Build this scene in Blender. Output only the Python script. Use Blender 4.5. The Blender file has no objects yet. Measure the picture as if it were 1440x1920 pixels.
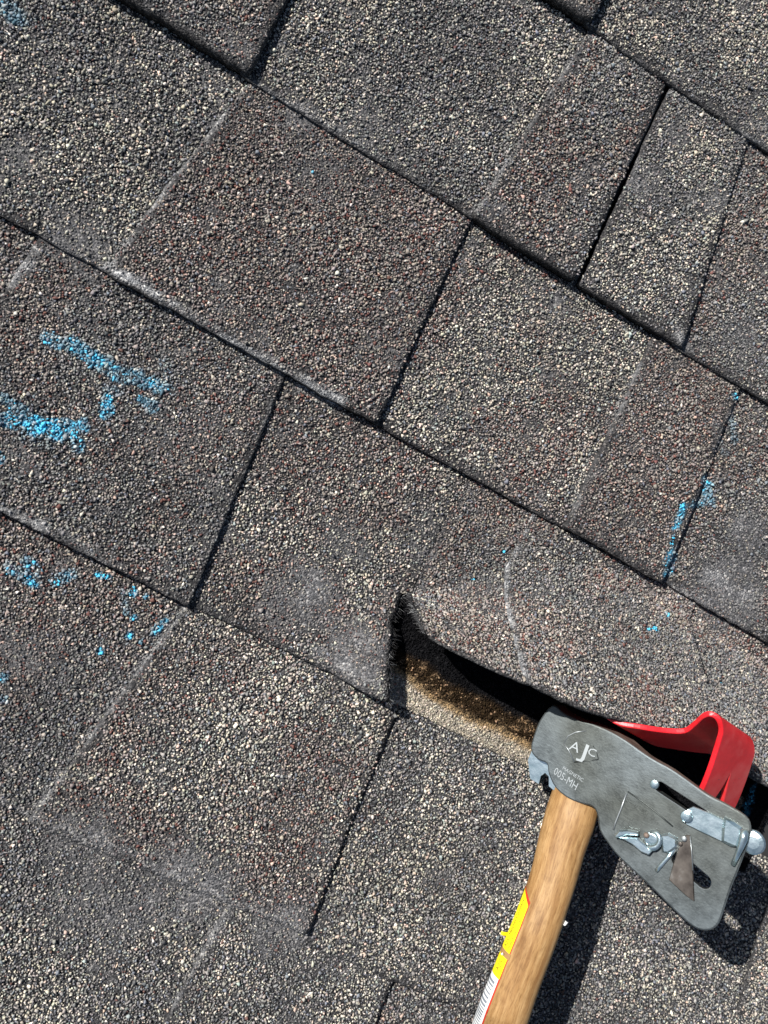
import bpy, bmesh, math
import numpy as np
from mathutils import Vector, Matrix
from mathutils.geometry import interpolate_bezier
R = np.random.default_rng(7)
MM = 0.001
S = bpy.context.scene

# ------------------------------------------------------------------ camera, sky, sun, exposure
F = 1450.0                                    # focal length in photo pixels (1440 x 1920)
DIST = 0.468726305                            # metres from lens to roof along the axis
BAS = np.array([[0.86828082, 0.45678807, 0.19347632],
                [0.46340468, -0.8860616, 0.0122856],
                [0.17704385, 0.07899048, -0.98102802]])   # columns: roof X (along courses), Y (upslope), Z (up) in camera axes
CAM = -BAS.T @ np.array([0, 0, DIST])         # camera position in roof coordinates
cd = bpy.data.cameras.new('camera')
cam = bpy.data.objects.new('camera', cd)
S.collection.objects.link(cam)
cd.sensor_fit = 'AUTO'; cd.sensor_width = 36; cd.lens = F / 1920 * 36
cd.clip_start = 0.01; cd.clip_end = 400
rt, up, bk = BAS[0], -BAS[1], -BAS[2]
cam.matrix_world = Matrix(((rt[0], up[0], bk[0], CAM[0]), (rt[1], up[1], bk[1], CAM[1]),
                           (rt[2], up[2], bk[2], CAM[2]), (0, 0, 0, 1)))
cd.dof.use_dof = True; cd.dof.focus_distance = DIST - 0.012; cd.dof.aperture_fstop = cd.lens / 3.4
S.camera = cam
SUN_EL = math.radians(38)
sh = np.array([0.958, -0.286])                # direction shadows fall in the roof plane
tosun = Vector((-sh[0] * math.cos(SUN_EL), -sh[1] * math.cos(SUN_EL), math.sin(SUN_EL)))
w = bpy.data.worlds.new('World'); S.world = w; w.use_nodes = True
nt = w.node_tree
sky = nt.nodes.new('ShaderNodeTexSky'); sky.sky_type = 'NISHITA'; sky.sun_disc = False
sky.sun_elevation = SUN_EL; sky.sun_rotation = math.atan2(tosun.x, tosun.y)
nt.links.new(sky.outputs[0], nt.nodes['Background'].inputs[0])
nt.nodes['Background'].inputs[1].default_value = 0.05
sl = bpy.data.lights.new('sun', 'SUN'); sl.energy = 5.0; sl.angle = math.radians(0.5); sl.color = (1, 0.968, 0.925)
sun = bpy.data.objects.new('sun', sl); S.collection.objects.link(sun)
sun.rotation_euler = tosun.to_track_quat('Z', 'Y').to_euler()
sun.location = (-1, .5, 1)
vs = S.view_settings; vs.view_transform = 'Standard'; vs.look = 'None'; vs.exposure = 0.6; vs.gamma = 1
vs.use_curve_mapping = False

# ------------------------------------------------------------------ helpers
def ray_hit(px, py, p0, n):
    """point where the sight line through a photo pixel meets the plane (p0, n); metres"""
    d = BAS.T @ np.array([(px - 720) / F, (py - 960) / F, 1.0])
    t = np.dot(np.asarray(p0) - CAM, n) / np.dot(d, n)
    return CAM + d * t
def at(px, py, h=4.0):
    """photo pixel -> point at height h (mm) over the roof plane; mm"""
    return ray_hit(px, py, (0, 0, h * MM), np.array([0, 0, 1.0])) / MM
def project(P):
    """mm points (N,3) -> photo pixels"""
    q = (P * MM - CAM) @ BAS.T
    return 720 + F * q[:, 0] / q[:, 2], 960 + F * q[:, 1] / q[:, 2]
def link(o, parent=None):
    S.collection.objects.link(o)
    if parent is not None: o.parent = parent
    return o
def tag(o, label=None, cat=None, group=None, kind=None):
    for k, v in (('label', label), ('category', cat), ('group', group), ('kind', kind)):
        if v: o[k] = v
    return o
def obj(name, bm, mat, parent=None, smooth=False):
    me = bpy.data.meshes.new(name); bm.to_mesh(me); bm.free()
    for m in (mat if isinstance(mat, (list, tuple)) else [mat]): me.materials.append(m)
    if smooth: me.polygons.foreach_set('use_smooth', [True] * len(me.polygons))
    return link(bpy.data.objects.new(name, me), parent)
def fast_mesh(name, V, faces3, faces4, col, mi3=0, mi4=1, mats=()):
    """mesh from numpy arrays; triangles use material mi3, quads mi4; col is (N,3) per vertex"""
    me = bpy.data.meshes.new(name)
    nl = len(faces3) * 3 + len(faces4) * 4
    me.vertices.add(len(V)); me.vertices.foreach_set('co', (V * MM).astype(np.float32).ravel())
    me.loops.add(nl)
    me.loops.foreach_set('vertex_index', np.concatenate([faces3.ravel(), faces4.ravel()]).astype(np.int32))
    npoly = len(faces3) + len(faces4)
    me.polygons.add(npoly)
    st = np.concatenate([np.arange(len(faces3)) * 3, len(faces3) * 3 + np.arange(len(faces4)) * 4]).astype(np.int32)
    me.polygons.foreach_set('loop_start', st)
    me.polygons.foreach_set('loop_total', np.concatenate([np.full(len(faces3), 3), np.full(len(faces4), 4)]).astype(np.int32))
    me.polygons.foreach_set('material_index', np.concatenate([np.full(len(faces3), mi3), np.full(len(faces4), mi4)]).astype(np.int32))
    a = me.color_attributes.new('tint', 'FLOAT_COLOR', 'POINT')
    a.data.foreach_set('color', np.concatenate([col, np.ones((len(col), 1))], 1).astype(np.float32).ravel())
    me.update(calc_edges=True)
    for m in mats: me.materials.append(m)
    return me
def vnoise(x, y, scale, seed=0):
    x = np.asarray(x) / scale + 1000; y = np.asarray(y) / scale + 1000
    xi = np.floor(x).astype(np.int64); yi = np.floor(y).astype(np.int64)
    fx = x - xi; fy = y - yi; fx = fx * fx * (3 - 2 * fx); fy = fy * fy * (3 - 2 * fy)
    def h(i, j):
        k = (i * 374761393 + j * 668265263 + seed * 974711) & 0x7fffffff
        k = ((k ^ (k >> 13)) * 1274126177) & 0x7fffffff
        return ((k ^ (k >> 16)) & 0xffff) / 65535.0
    return (h(xi, yi) * (1 - fx) + h(xi + 1, yi) * fx) * (1 - fy) + (h(xi, yi + 1) * (1 - fx) + h(xi + 1, yi + 1) * fx) * fy
def sstep(a, b, x):
    t = np.clip((np.asarray(x, float) - a) / (b - a), 0, 1); return t * t * (3 - 2 * t)
def segdist(x, y, a, b):
    dx, dy = b[0] - a[0], b[1] - a[1]
    L = dx * dx + dy * dy + 1e-9
    t = np.clip(((x - a[0]) * dx + (y - a[1]) * dy) / L, 0, 1)
    return np.hypot(x - a[0] - t * dx, y - a[1] - t * dy)

# ------------------------------------------------------------------ materials
def mat(name, base=(.5, .5, .5), rough=.6, metal=0.0, spec=.5):
    m = bpy.data.materials.new(name); m.use_nodes = True
    b = m.node_tree.nodes['Principled BSDF']
    b.inputs['Base Color'].default_value = (*base, 1); b.inputs['Roughness'].default_value = rough
    b.inputs['Metallic'].default_value = metal; b.inputs['Specular IOR Level'].default_value = spec
    return m, m.node_tree.nodes, m.node_tree.links, b
def ramp(N, pts):
    r = N.new('ShaderNodeValToRGB'); e = r.color_ramp.elements
    e[0].position, e[0].color = pts[0][0], (*pts[0][1], 1)
    e[1].position, e[1].color = pts[-1][0], (*pts[-1][1], 1)
    for p, c in pts[1:-1]:
        x = e.new(p); x.color = (*c, 1)
    return r
def mixc(N, L, a, b, fac, mode='MIX'):
    m = N.new('ShaderNodeMix'); m.data_type = 'RGBA'; m.blend_type = mode
    if isinstance(fac, float): m.inputs[0].default_value = fac
    else: L.new(fac, m.inputs[0])
    for i, s in ((6, a), (7, b)):
        if isinstance(s, tuple): m.inputs[i].default_value = (*s, 1)
        else: L.new(s, m.inputs[i])
    return m.outputs[2]
def coords(N, L, scale=(1, 1, 1)):
    t = N.new('ShaderNodeTexCoord'); mp = N.new('ShaderNodeMapping')
    mp.inputs['Scale'].default_value = scale
    L.new(t.outputs['Object'], mp.inputs['Vector']); return mp.outputs[0]
def noise(N, L, vec, scale, detail=3, rough=.6):
    n = N.new('ShaderNodeTexNoise'); n.inputs['Scale'].default_value = scale
    n.inputs['Detail'].default_value = detail; n.inputs['Roughness'].default_value = rough
    L.new(vec, n.inputs['Vector']); return n.outputs['Fac']
def bump(N, L, b, h, dist, strength=1.0):
    m = N.new('ShaderNodeBump'); m.inputs['Distance'].default_value = dist; m.inputs['Strength'].default_value = strength
    L.new(h, m.inputs['Height']); L.new(m.outputs[0], b.inputs['Normal'])

# crushed stone granules: own tint, fine mineral speckle
GRAN, N, L, b = mat('stone_granule', rough=.78, spec=.2)
at_ = N.new('ShaderNodeAttribute'); at_.attribute_name = 'tint'
mr = N.new('ShaderNodeMapRange'); mr.inputs[1].default_value = .012; mr.inputs[2].default_value = .07; mr.inputs[3].default_value = .02; mr.inputs[4].default_value = .22
L.new(at_.outputs['Fac'], mr.inputs[0]); L.new(mr.outputs[0], b.inputs['Specular IOR Level'])
v = coords(N, L)
sp = noise(N, L, v, 2600, 2)
rr = ramp(N, [(.3, (.72, .72, .72)), (.7, (1.3, 1.3, 1.3))]); L.new(sp, rr.inputs[0])
L.new(mixc(N, L, at_.outputs['Color'], rr.outputs[0], 1.0, 'MULTIPLY'), b.inputs['Base Color'])
# asphalt mat between the granules: grit of fine mineral on bitumen
MATT, N, L, b = mat('asphalt_mat', rough=.8, spec=.18)
at_ = N.new('ShaderNodeAttribute'); at_.attribute_name = 'tint'
mr = N.new('ShaderNodeMapRange'); mr.inputs[1].default_value = .012; mr.inputs[2].default_value = .07; mr.inputs[3].default_value = .02; mr.inputs[4].default_value = .22
L.new(at_.outputs['Fac'], mr.inputs[0]); L.new(mr.outputs[0], b.inputs['Specular IOR Level'])
v = coords(N, L)
vo = N.new('ShaderNodeTexVoronoi'); vo.inputs['Scale'].default_value = 950; L.new(v, vo.inputs['Vector'])
sep = N.new('ShaderNodeSeparateColor'); L.new(vo.outputs['Color'], sep.inputs[0])
rr = ramp(N, [(0, (.35, .35, .36)), (.55, (.9, .9, .9)), (.85, (1.5, 1.45, 1.4)), (1, (3.0, 2.9, 2.7))]); L.new(sep.outputs[0], rr.inputs[0])
L.new(mixc(N, L, at_.outputs['Color'], rr.outputs[0], 1.0, 'MULTIPLY'), b.inputs['Base Color'])
hsub = N.new('ShaderNodeMath'); hsub.operation = 'MULTIPLY_ADD'
L.new(vo.outputs['Distance'], hsub.inputs[0]); hsub.inputs[1].default_value = -1.0
L.new(sep.outputs[1], hsub.inputs[2])
bump(N, L, b, hsub.outputs[0], .0006, .9)

STEEL, N, L, b = mat('forged_steel', (.15, .17, .178), .5, .75)
v = coords(N, L); n1 = noise(N, L, v, 110, 8, .75); n2 = noise(N, L, v, 900, 3, .6); n3 = noise(N, L, v, 14, 3, .5)
rr = ramp(N, [(.3, (.07, .08, .082)), (.5, (.088, .101, .105)), (.72, (.118, .135, .141))]); L.new(n1, rr.inputs[0])
rg = ramp(N, [(.36, (.72, .69, .6)), (.5, (.98, .98, .96)), (.66, (1.12, 1.15, 1.18))]); L.new(n3, rg.inputs[0])
L.new(mixc(N, L, rr.outputs[0], rg.outputs[0], 1.0, 'MULTIPLY'), b.inputs['Base Color'])
r2 = ramp(N, [(.3, (.34,) * 3), (.7, (.6,) * 3)]); L.new(n1, r2.inputs[0]); L.new(r2.outputs[0], b.inputs['Roughness'])
m9 = N.new('ShaderNodeMapping'); m9.inputs['Rotation'].default_value = (0, .4, .62); m9.inputs['Scale'].default_value = (60, 1800, 300)
L.new(v, m9.inputs['Vector']); n9 = noise(N, L, m9.outputs[0], 1.0, 3, .6)
rs = ramp(N, [(.3, (.8, .8, .8)), (.6, (1, 1, 1)), (.78, (1.5, 1.53, 1.56))]); L.new(n9, rs.inputs[0])
c0 = b.inputs['Base Color'].links[0].from_socket
L.new(mixc(N, L, c0, rs.outputs[0], .8, 'MULTIPLY'), b.inputs['Base Color'])
bump(N, L, b, n2, .0002, .3)
WORN, N, L, b = mat('bare_worn_steel', (.3, .325, .33), .42, .75)
RUST, N, L, b = mat('rusty_steel', (.16, .1, .07), .7, .4)
v = coords(N, L); n1 = noise(N, L, v, 120, 5, .7)
rr = ramp(N, [(.3, (.09, .06, .045)), (.6, (.2, .15, .12)), (.8, (.26, .24, .23))]); L.new(n1, rr.inputs[0]); L.new(rr.outputs[0], b.inputs['Base Color'])
ZINC, N, L, b = mat('zinc_plated_steel', (.5, .6, .64), .24, .9)
v = coords(N, L, (1, 1, 1)); n1 = noise(N, L, v, 180, 4, .6)
rr = ramp(N, [(.3, (.34, .45, .48)), (.7, (.64, .75, .77))]); L.new(n1, rr.inputs[0]); L.new(rr.outputs[0], b.inputs['Base Color'])
bump(N, L, b, n1, .0003, .5)
BLADE, N, L, b = mat('tarry_blade_steel', (.12, .1, .085), .45, .6)
v = coords(N, L); n1 = noise(N, L, v, 90, 4, .6)
rr = ramp(N, [(.35, (.025, .02, .017)), (.6, (.09, .078, .068)), (.8, (.24, .24, .23))]); L.new(n1, rr.inputs[0]); L.new(rr.outputs[0], b.inputs['Base Color'])
RED, N, L, b = mat('red_enamel', (.74, .012, .02), .38, 0, .45)
v = coords(N, L); n1 = noise(N, L, v, 90, 5, .65); n2 = noise(N, L, v, 900, 2)
rr = ramp(N, [(.3, (.58, .01, .016)), (.7, (.8, .02, .03))]); L.new(n1, rr.inputs[0])
n5 = noise(N, L, v, 330, 5, .7); rc = ramp(N, [(.0, (0, 0, 0)), (.67, (0, 0, 0)), (.7, (1, 1, 1))]); L.new(n5, rc.inputs[0])
n6 = noise(N, L, v, 45, 4, .6); rd = ramp(N, [(.5, (0, 0, 0)), (.75, (.4, .4, .4))]); L.new(n6, rd.inputs[0])
cdust = mixc(N, L, rr.outputs[0], (.42, .2, .17), rd.outputs[0])
L.new(mixc(N, L, cdust, (.09, .07, .065), rc.outputs[0]), b.inputs['Base Color'])
bump(N, L, b, n2, .0001, .5)
YEL, *_ = mat('yellow_sticker', (.86, .68, .01), .45)
SRED, *_ = mat('red_sticker_rim', (.45, .03, .015), .5)
WHT, *_ = mat('white_sticker', (.68, .69, .68), .5)
INK, *_ = mat('black_ink', (.03, .025, .01), .6)
GREY, *_ = mat('grey_ink', (.17, .19, .22), .6)
FIB, *_ = mat('glass_fibre', (.55, .56, .55), .4)
TARF, *_ = mat('tarred_fibre', (.035, .034, .035), .6)
DECK, *_ = mat('roofing_felt', (.02, .02, .02), .9)
GROUND, N, L, b = mat('lawn', (.05, .08, .02), .95)
v = coords(N, L); n1 = noise(N, L, v, 1.2, 6)
rr = ramp(N, [(.3, (.03, .05, .015)), (.7, (.08, .11, .04))]); L.new(n1, rr.inputs[0]); L.new(rr.outputs[0], b.inputs['Base Color'])

# ------------------------------------------------------------------ ground far below and the roof under the shingles
bm = bmesh.new(); bmesh.ops.create_grid(bm, x_segments=1, y_segments=1, size=150)
for q in bm.verts: q.co.z = -3.2
tag(obj('ground', bm, GROUND), kind='structure')
bm = bmesh.new(); bmesh.ops.create_cube(bm, size=1)
for q in bm.verts: q.co = Vector((q.co.x * 2.9 + .05, q.co.y * 2.6 + .05, q.co.z * .02 - .0135))
roof = tag(obj('roof', bm, DECK), label='weathered asphalt shingle roof', kind='structure')

# ------------------------------------------------------------------ marks on the shingles (all in roof mm)
def PM(px, py, h=5): p = at(px, py, h); return (p[0], p[1])
def cap(*a):   # ((x,y),...,(r,density)) in photo pixels -> roof mm capsule
    pts = [PM(*q) for q in a[:-1]]; r, d = a[-1]
    if len(pts) == 1: pts = pts * 2
    return [(pts[i], pts[i + 1], r / 3.1, d) for i in range(len(pts) - 1)]
CH = []
for c in [((88, 635), (150, 655), (14, .75)), ((145, 648), (195, 682), (14, .7)), ((185, 690), (205, 692), (8, .5)),
          ((215, 700), (300, 722), (15, .55)), ((285, 720), (10, .9)), ((202, 752), (198, 778), (13, .8)), ((205, 728), (220, 735), (12, .35)),
          ((0, 745), (50, 772), (10, .5)), ((15, 788), (150, 800), (14, .65)), ((62, 795), (108, 812), (18, .97)), ((135, 798), (150, 842), (11, .6)),
          ((0, 862), (10, .9)), ((50, 822), (85, 830), (14, .25)), ((110, 835), (210, 875), (26, .07)), ((308, 680), (318, 735), (12, .28)),
          ((265, 748), (287, 762), (11, .5)), ((180, 640), (330, 760), (60, .035)),
          ((18, 1068), (62, 1088), (13, .42)), ((45, 1052), (66, 1064), (10, .5)), ((48, 1088), (66, 1096), (9, .75)), ((105, 1088), (132, 1078), (12, .65)),
          ((183, 1080), (202, 1083), (6, .9)), ((250, 1113), (8, .9)), ((272, 1120), (5, .9)), ((228, 1112), (236, 1150), (7, .35)), ((250, 1160), (5, .9)),
          ((243, 1194), (6, .9)), ((288, 1187), (309, 1165), (6, .85)), ((264, 1207), (5, .9)), ((187, 1222), (5, .9)), ((5, 1272), (9, .7)), ((5, 1310), (8, .6)),
          ((1384, 745), (8, .9)), ((1378, 785), (1384, 832), (10, .32)), ((1324, 900), (1336, 940), (12, .6)), ((1300, 948), (1326, 940), (9, .6)),
          ((1279, 948), (1264, 990), (7, .85)), ((1262, 1000), (1242, 1080), (4, .8)), ((1264, 1042), (1255, 1072), (9, .5)), ((1350, 800), (1366, 850), (9, .25)),
          ((12, 8), (34, 32), (16, .42)), ((5, 60), (8, .2)), ((889, 1091), (4, 1)), ((1207, 1220), (6, .9)), ((1192, 1228), (5, .9)), ((1246, 1170), (4, 1)),
          ((590, 322), (4, 1)), ((1424, 1478), (1402, 1535), (8, .6)), ((948, 1035), (4, .9)), ((1325, 1330), (4, .8))]:
    CH += cap(*c)
SC = []        # pale scuffs: polyline, (half width px, strength)
for c in [((455, 168), (330, 330), (212, 485), (5, .42)), ((205, 500), (290, 555), (400, 618), (9, 1.0)), ((400, 618), (520, 690), (640, 755), (8, .85)), ((1090, 85), (985, 250), (885, 405), (6, .34)),
          ((1205, 685), (1115, 850), (1068, 962), (6, .36)), ((345, 1142), (230, 1290), (150, 1400), (62, 1525), (6, .42)), ((430, 1700), (385, 1780), (325, 1885), (8, .4)),
          ((60, 1530), (250, 1600), (430, 1686), (6, .35)), ((62, 470), (20, 530), (9, .5)), ((0, 952), (90, 990), (180, 1032), (9, .55)), ((1235, 1092), (1310, 1128), (9, .6)),
          ((1262, 600), (1272, 645), (1300, 655), (8, .55)), ((470, 152), (600, 225), (720, 300), (5, .45)), ((1112, 62), (1250, 155), (1330, 210), (1440, 278), (5, .4)),
          ((560, 1205), (640, 1240), (710, 1285), (10, .3)), ((300, 60), (460, 140), (3, .4)), ((1340, 1080), (1430, 1130), (20, .25)), ((0, 1500), (60, 1530), (6, .3)),
          ((720, 742), (810, 560), (870, 440), (3, .3)), ((365, 1120), (440, 930), (520, 735), (3, .22)), ((1242, 1085), (1320, 900), (1388, 750), (3, .35)), ((430, 1690), (590, 1740), (5, .25))]:
    pts = [PM(*q) for q in c[:-1]]
    SC += [(pts[i], pts[i + 1], c[-1][0] / 3.1, c[-1][1]) for i in range(len(pts) - 1)]
WB = [(PM(x, y), r / 3.1, s) for x, y, r, s in
      [(1365, 1110, 100, 1.0), (1400, 1000, 65, .7), (560, 1120, 90, .8), (660, 1230, 80, .9), (640, 1010, 60, .35), (880, 1120, 60, .4), (420, 1010, 50, .3),
       (350, 1670, 110, .85), (150, 1580, 90, .5), (530, 1740, 80, .8), (60, 1240, 80, .3), (330, 800, 90, .25), (150, 440, 70, .5), (40, 300, 60, .35),
       (700, 240, 60, .4), (590, 320, 80, .3), (1200, 330, 50, .6), (1340, 380, 50, .6), (1270, 250, 40, .5), (160, 470, 60, .7), (560, 220, 50, .6), (1180, 1160, 50, .3), (1040, 560, 60, .2), (1390, 640, 70, .35), (560, 560, 40, .1),
       (1420, 240, 60, .4), (800, 1010, 70, .3), (1240, 1720, 40, .1), (640, 1800, 60, .35), (200, 1700, 120, .4)]]
def fields(x, y):
    chalk = np.zeros_like(x); scuff = np.zeros_like(x); wear = np.zeros_like(x)
    rag = .45 + .75 * vnoise(x, y, 4.5, 71) + .35 * vnoise(x, y, 1.7, 72)
    for a, b_, r, d in CH:
        q = segdist(x, y, a, b_); chalk = np.maximum(chalk, d * (1 - sstep(rag * r * .6, rag * r * 1.3, q)))
    wob = vnoise(x, y, 7, 3) * 1.5 + .2; brk = .2 + .95 * sstep(.38, .72, vnoise(x, y, 11, 4) * .55 + vnoise(x, y, 3, 41) * .45)
    for a, b_, r, d in SC:
        q = segdist(x, y, a, b_); scuff = np.maximum(scuff, d * brk * (1 - sstep(r * .3, r * 1.5 * wob, q)))
    for c, r, s in WB:
        wear = np.maximum(wear, s * (1 - sstep(.2, 1.2, np.hypot(x - c[0], y - c[1]) / r)))
    wear = wear * (.35 + .9 * vnoise(x, y, 9, 5)) + .35 * sstep(.62, .9, vnoise(x, y, 14, 6) * .6 + vnoise(x, y, 4, 8) * .4)
    return chalk, scuff, np.clip(wear, 0, 1)

# granule blends: (weight, colour)
BLEND = {
 'tan':   [(.13, (.075, .075, .078)), (.2, (.2, .192, .178)), (.06, (.17, .18, .2)), (.23, (.3, .28, .245)), (.2, (.44, .395, .32)), (.1, (.66, .6, .5)), (.05, (.3, .325, .3)), (.03, (.58, .43, .35))],
 'brown': [(.13, (.09, .078, .076)), (.38, (.235, .2, .178)), (.06, (.16, .168, .185)), (.21, (.28, .255, .232)), (.09, (.37, .318, .262)), (.12, (.15, .072, .06)), (.03, (.5, .36, .29)), (.02, (.62, .57, .5))],
 'slate': [(.2, (.085, .086, .09)), (.34, (.195, .19, .182)), (.08, (.165, .175, .195)), (.23, (.26, .248, .232)), (.1, (.37, .33, .275)), (.04, (.6, .54, .45)), (.03, (.125, .07, .06))],
 'beige': [(.2, (.27, .24, .195)), (.5, (.36, .32, .262)), (.3, (.45, .405, .335))],
}
CC = {k: (np.cumsum([q[0] for q in v_]) / sum(q[0] for q in v_), np.array([q[1] for q in v_])) for k, v_ in BLEND.items()}
def pick(kind, n):
    c, t = CC[kind]; i = np.searchsorted(c, R.random(n)); return t[np.minimum(i, len(t) - 1)]

# granule shapes: small convex chips
PROTO, PF = [], []
while len(PROTO) < 20:
    bm = bmesh.new()
    p = R.normal(size=(8, 3)); p /= np.linalg.norm(p, axis=1)[:, None]
    p *= R.uniform(.85, 1.25, (8, 1)); p[:, 2] *= .66
    vs_ = [bm.verts.new(q) for q in p]
    bmesh.ops.convex_hull(bm, input=vs_)
    bm.verts.index_update(); bmesh.ops.recalc_face_normals(bm, faces=bm.faces)
    if len(bm.verts) == 8 and len(bm.faces) == 12:
        bm.verts.index_update()
        PROTO.append(np.array([q.co[:] for q in bm.verts])); PF.append(np.array([[k.index for k in f.verts] for f in bm.faces]))
    bm.free()
PROTO = np.array(PROTO); PF = np.array(PF)

def sheet(name, fl, fmap, blend, thick, size, cols=None, nb=0, grans=True, pitch=1.47, label=None, wearfn=None, cells=3.2, edge_dark=None, gsize=.94, seamwear=True):
    """One shingle piece.  fl(u,s)->(X,Y) flat layout, fmap(X,Y,u,s)->xyz surface (mm); u,s in 0..1, s=1 at the butt edge."""
    Wd, Ht = size
    nu = max(2, int(Wd / cells)); ns = max(2, int(Ht / cells))
    uu, ss = np.meshgrid(np.linspace(0, 1, nu + 1), np.linspace(0, 1, ns + 1), indexing='ij')
    u = uu.ravel(); s = ss.ravel()
    def surf(u, s):
        X, Y = fl(u, s); return fmap(X, Y, u, s)
    def frame(u, s, e=.004):
        du = surf(np.clip(u + e, 0, 1), s) - surf(np.clip(u - e, 0, 1), s)
        ds = surf(u, np.clip(s - e, 0, 1)) - surf(u, np.clip(s + e, 0, 1))
        t = du / np.linalg.norm(du, axis=1)[:, None]
        n = np.cross(t, ds); n /= np.linalg.norm(n, axis=1)[:, None]
        return t, np.cross(n, t), n
    X, Y = fl(u, s); top = surf(u, s); t, b_, n = frame(u, s)
    jag = np.zeros(len(u)); jag += (s == 1) * (vnoise(X, Y, 5, 21) + vnoise(X, Y, 1.6, 22) - 1) * .8
    top = top - b_ * jag[:, None]
    jag2 = ((u == 1) * 1.0 - (u == 0)) * (vnoise(X, Y, 4, 23) + vnoise(X, Y, 1.6, 24) - 1) * .55
    top = top + t * jag2[:, None]
    side = ((u == 1) * 1.0 - (u == 0)) * (vnoise(X, Y, 22, 25) - .5) * 1.8
    nick = sstep(5, 0, np.minimum(u, 1 - u) * Wd) * (s == 1) * vnoise(X, Y, 9, 26) * 1.8
    top = top + t * side[:, None] + b_ * nick[:, None]
    bot = top - n * thick
    V = np.concatenate([top, bot]); nv = len(top)
    idx = np.arange(nv).reshape(nu + 1, ns + 1)
    q = np.stack([idx[:-1, 1:], idx[1:, 1:], idx[1:, :-1], idx[:-1, :-1]], -1).reshape(-1, 4)
    Q = [q, q[:, ::-1] + nv]
    for a, c in ((idx[:-1, -1], idx[1:, -1]), (idx[1:, 0], idx[:-1, 0]), (idx[0, :-1], idx[0, 1:]), (idx[-1, 1:], idx[-1, :-1])):
        Q.append(np.stack([a, a + nv, c + nv, c], -1))
    Q = np.concatenate(Q)
    ch, sc, we = fields(X, Y)
    if wearfn is not None: we = np.maximum(we, wearfn(X, Y, u, s))
    base = np.full((nv, 3), 1.0) * np.array([.045, .044, .045])
    base = base * (.8 + .4 * vnoise(X, Y, 12, 9))[:, None] * (1 - we[:, None]) + np.array([.15, .15, .155]) * we[:, None]
    if cols is not None: base = cols(X, Y, u, s, base)
    base = base * (1 - sc[:, None]) + np.array([.3, .305, .31]) * sc[:, None]
    kb_ = (sstep(.25, .9, ch) * sstep(.3, .6, vnoise(X, Y, 3.2, 53)) * .8)[:, None]
    base = base * (1 - kb_) + np.array([.07, .38, .6]) * kb_
    C = np.concatenate([base, np.full((nv, 3), .018 if thick > 2.5 else .06)])
    F3 = np.zeros((0, 3), int)
    if grans:
        n1, n2 = max(1, int(Wd / pitch)), max(1, int(Ht / pitch))
        gu, gs = np.meshgrid((np.arange(n1) + .5) / n1, (np.arange(n2) + .5) / n2, indexing='ij')
        gu = gu + (np.arange(n2)[None, :] % 2 - .5) * .5 / n1
        gu = (gu + R.uniform(-.42, .42, gu.shape) / n1).ravel(); gs = (gs + R.uniform(-.42, .42, gs.shape) / n2).ravel()
        k = (gu > .25 / n1) & (gu < 1 - .25 / n1) & (gs > 0) & (gs < 1 - .6 / n2); gu, gs = gu[k], gs[k]
        GX, GY = fl(gu, gs); P = surf(gu, gs); px, py = project(P)
        k = (px > -55) & (px < 1495) & (py > -55) & (py < 1975)
        gu, gs, GX, GY, P = gu[k], gs[k], GX[k], GY[k], P[k]
        ch, sc, we = fields(GX, GY)
        if wearfn is not None: we = np.maximum(we, wearfn(GX, GY, gu, gs))
        if seamwear:
            ed = np.minimum(np.minimum(gu, 1 - gu) * Wd, (1 - gs) * Ht)
            we = np.maximum(we, (1 - sstep(.5, 9, ed)) * (.1 + .65 * vnoise(GX, GY, 16, 11)))
        keep = R.random(len(gu)) > we * .84
        gu, gs, GX, GY, P, ch, sc, we = [a[keep] for a in (gu, gs, GX, GY, P, ch, sc, we)]
        m = len(gu)
        if m:
            t, b_, n = frame(gu, gs)
            rad = np.exp(R.normal(-.03, .27, m)) * gsize * (1 - .42 * we) * (1 - .3 * sc)
            rad = np.clip(rad, .4, 1.8)
            big = vnoise(GX, GY, 30, 12)
            rad *= .93 + .16 * big
            rad = np.where(ch > .3, rad * 1.18, rad)
            pr = R.integers(0, len(PROTO), m)
            vv = PROTO[pr] * rad[:, None, None] * np.stack([R.uniform(.8, 1.2, m), R.uniform(.7, 1.0, m), R.uniform(.75, 1.1, m)], 1)[:, None, :]
            th = R.uniform(0, 2 * math.pi, m); tl = R.normal(0, .5, m)
            c, s_ = np.cos(tl)[:, None], np.sin(tl)[:, None]
            vy = vv[..., 1] * c - vv[..., 2] * s_; vz = vv[..., 1] * s_ + vv[..., 2] * c
            c, s_ = np.cos(th)[:, None], np.sin(th)[:, None]
            vx2 = vv[..., 0] * c - vy * s_; vy2 = vv[..., 0] * s_ + vy * c
            lift = rad * R.uniform(.05, .65, m) * (1 - .5 * we)
            W = P[:, None, :] + vx2[..., None] * t[:, None, :] + vy2[..., None] * b_[:, None, :] + (vz + lift[:, None])[..., None] * n[:, None, :]
            if isinstance(blend, tuple):
                f = sstep(.38, .62, vnoise(GX, GY, 38, 13 + nb) * .65 + vnoise(GX, GY, 13, 14 + nb) * .35 + R.normal(0, .08, m))
                g = np.where((R.random(m) < f)[:, None], pick(blend[0], m), pick(blend[1], m))
            else: g = pick(blend, m)
            g = g * (.82 + .36 * vnoise(GX, GY, 45, 31 + nb))[:, None] * R.uniform(.78, 1.22, (m, 1)) * R.uniform(.95, 1.05, (m, 3))
            g = g * (1 - .45 * we[:, None]) + np.array([.1, .1, .102]) * .45 * we[:, None]
            if cols is not None: g = cols(GX, GY, gu, gs, g)
            g = g * (1 - .6 * sc[:, None]) + np.array([.36, .37, .38]) * .6 * sc[:, None]
            
            F3 = (PF[pr] + (len(V) + np.arange(m) * 8)[:, None, None]).reshape(-1, 3)
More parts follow.
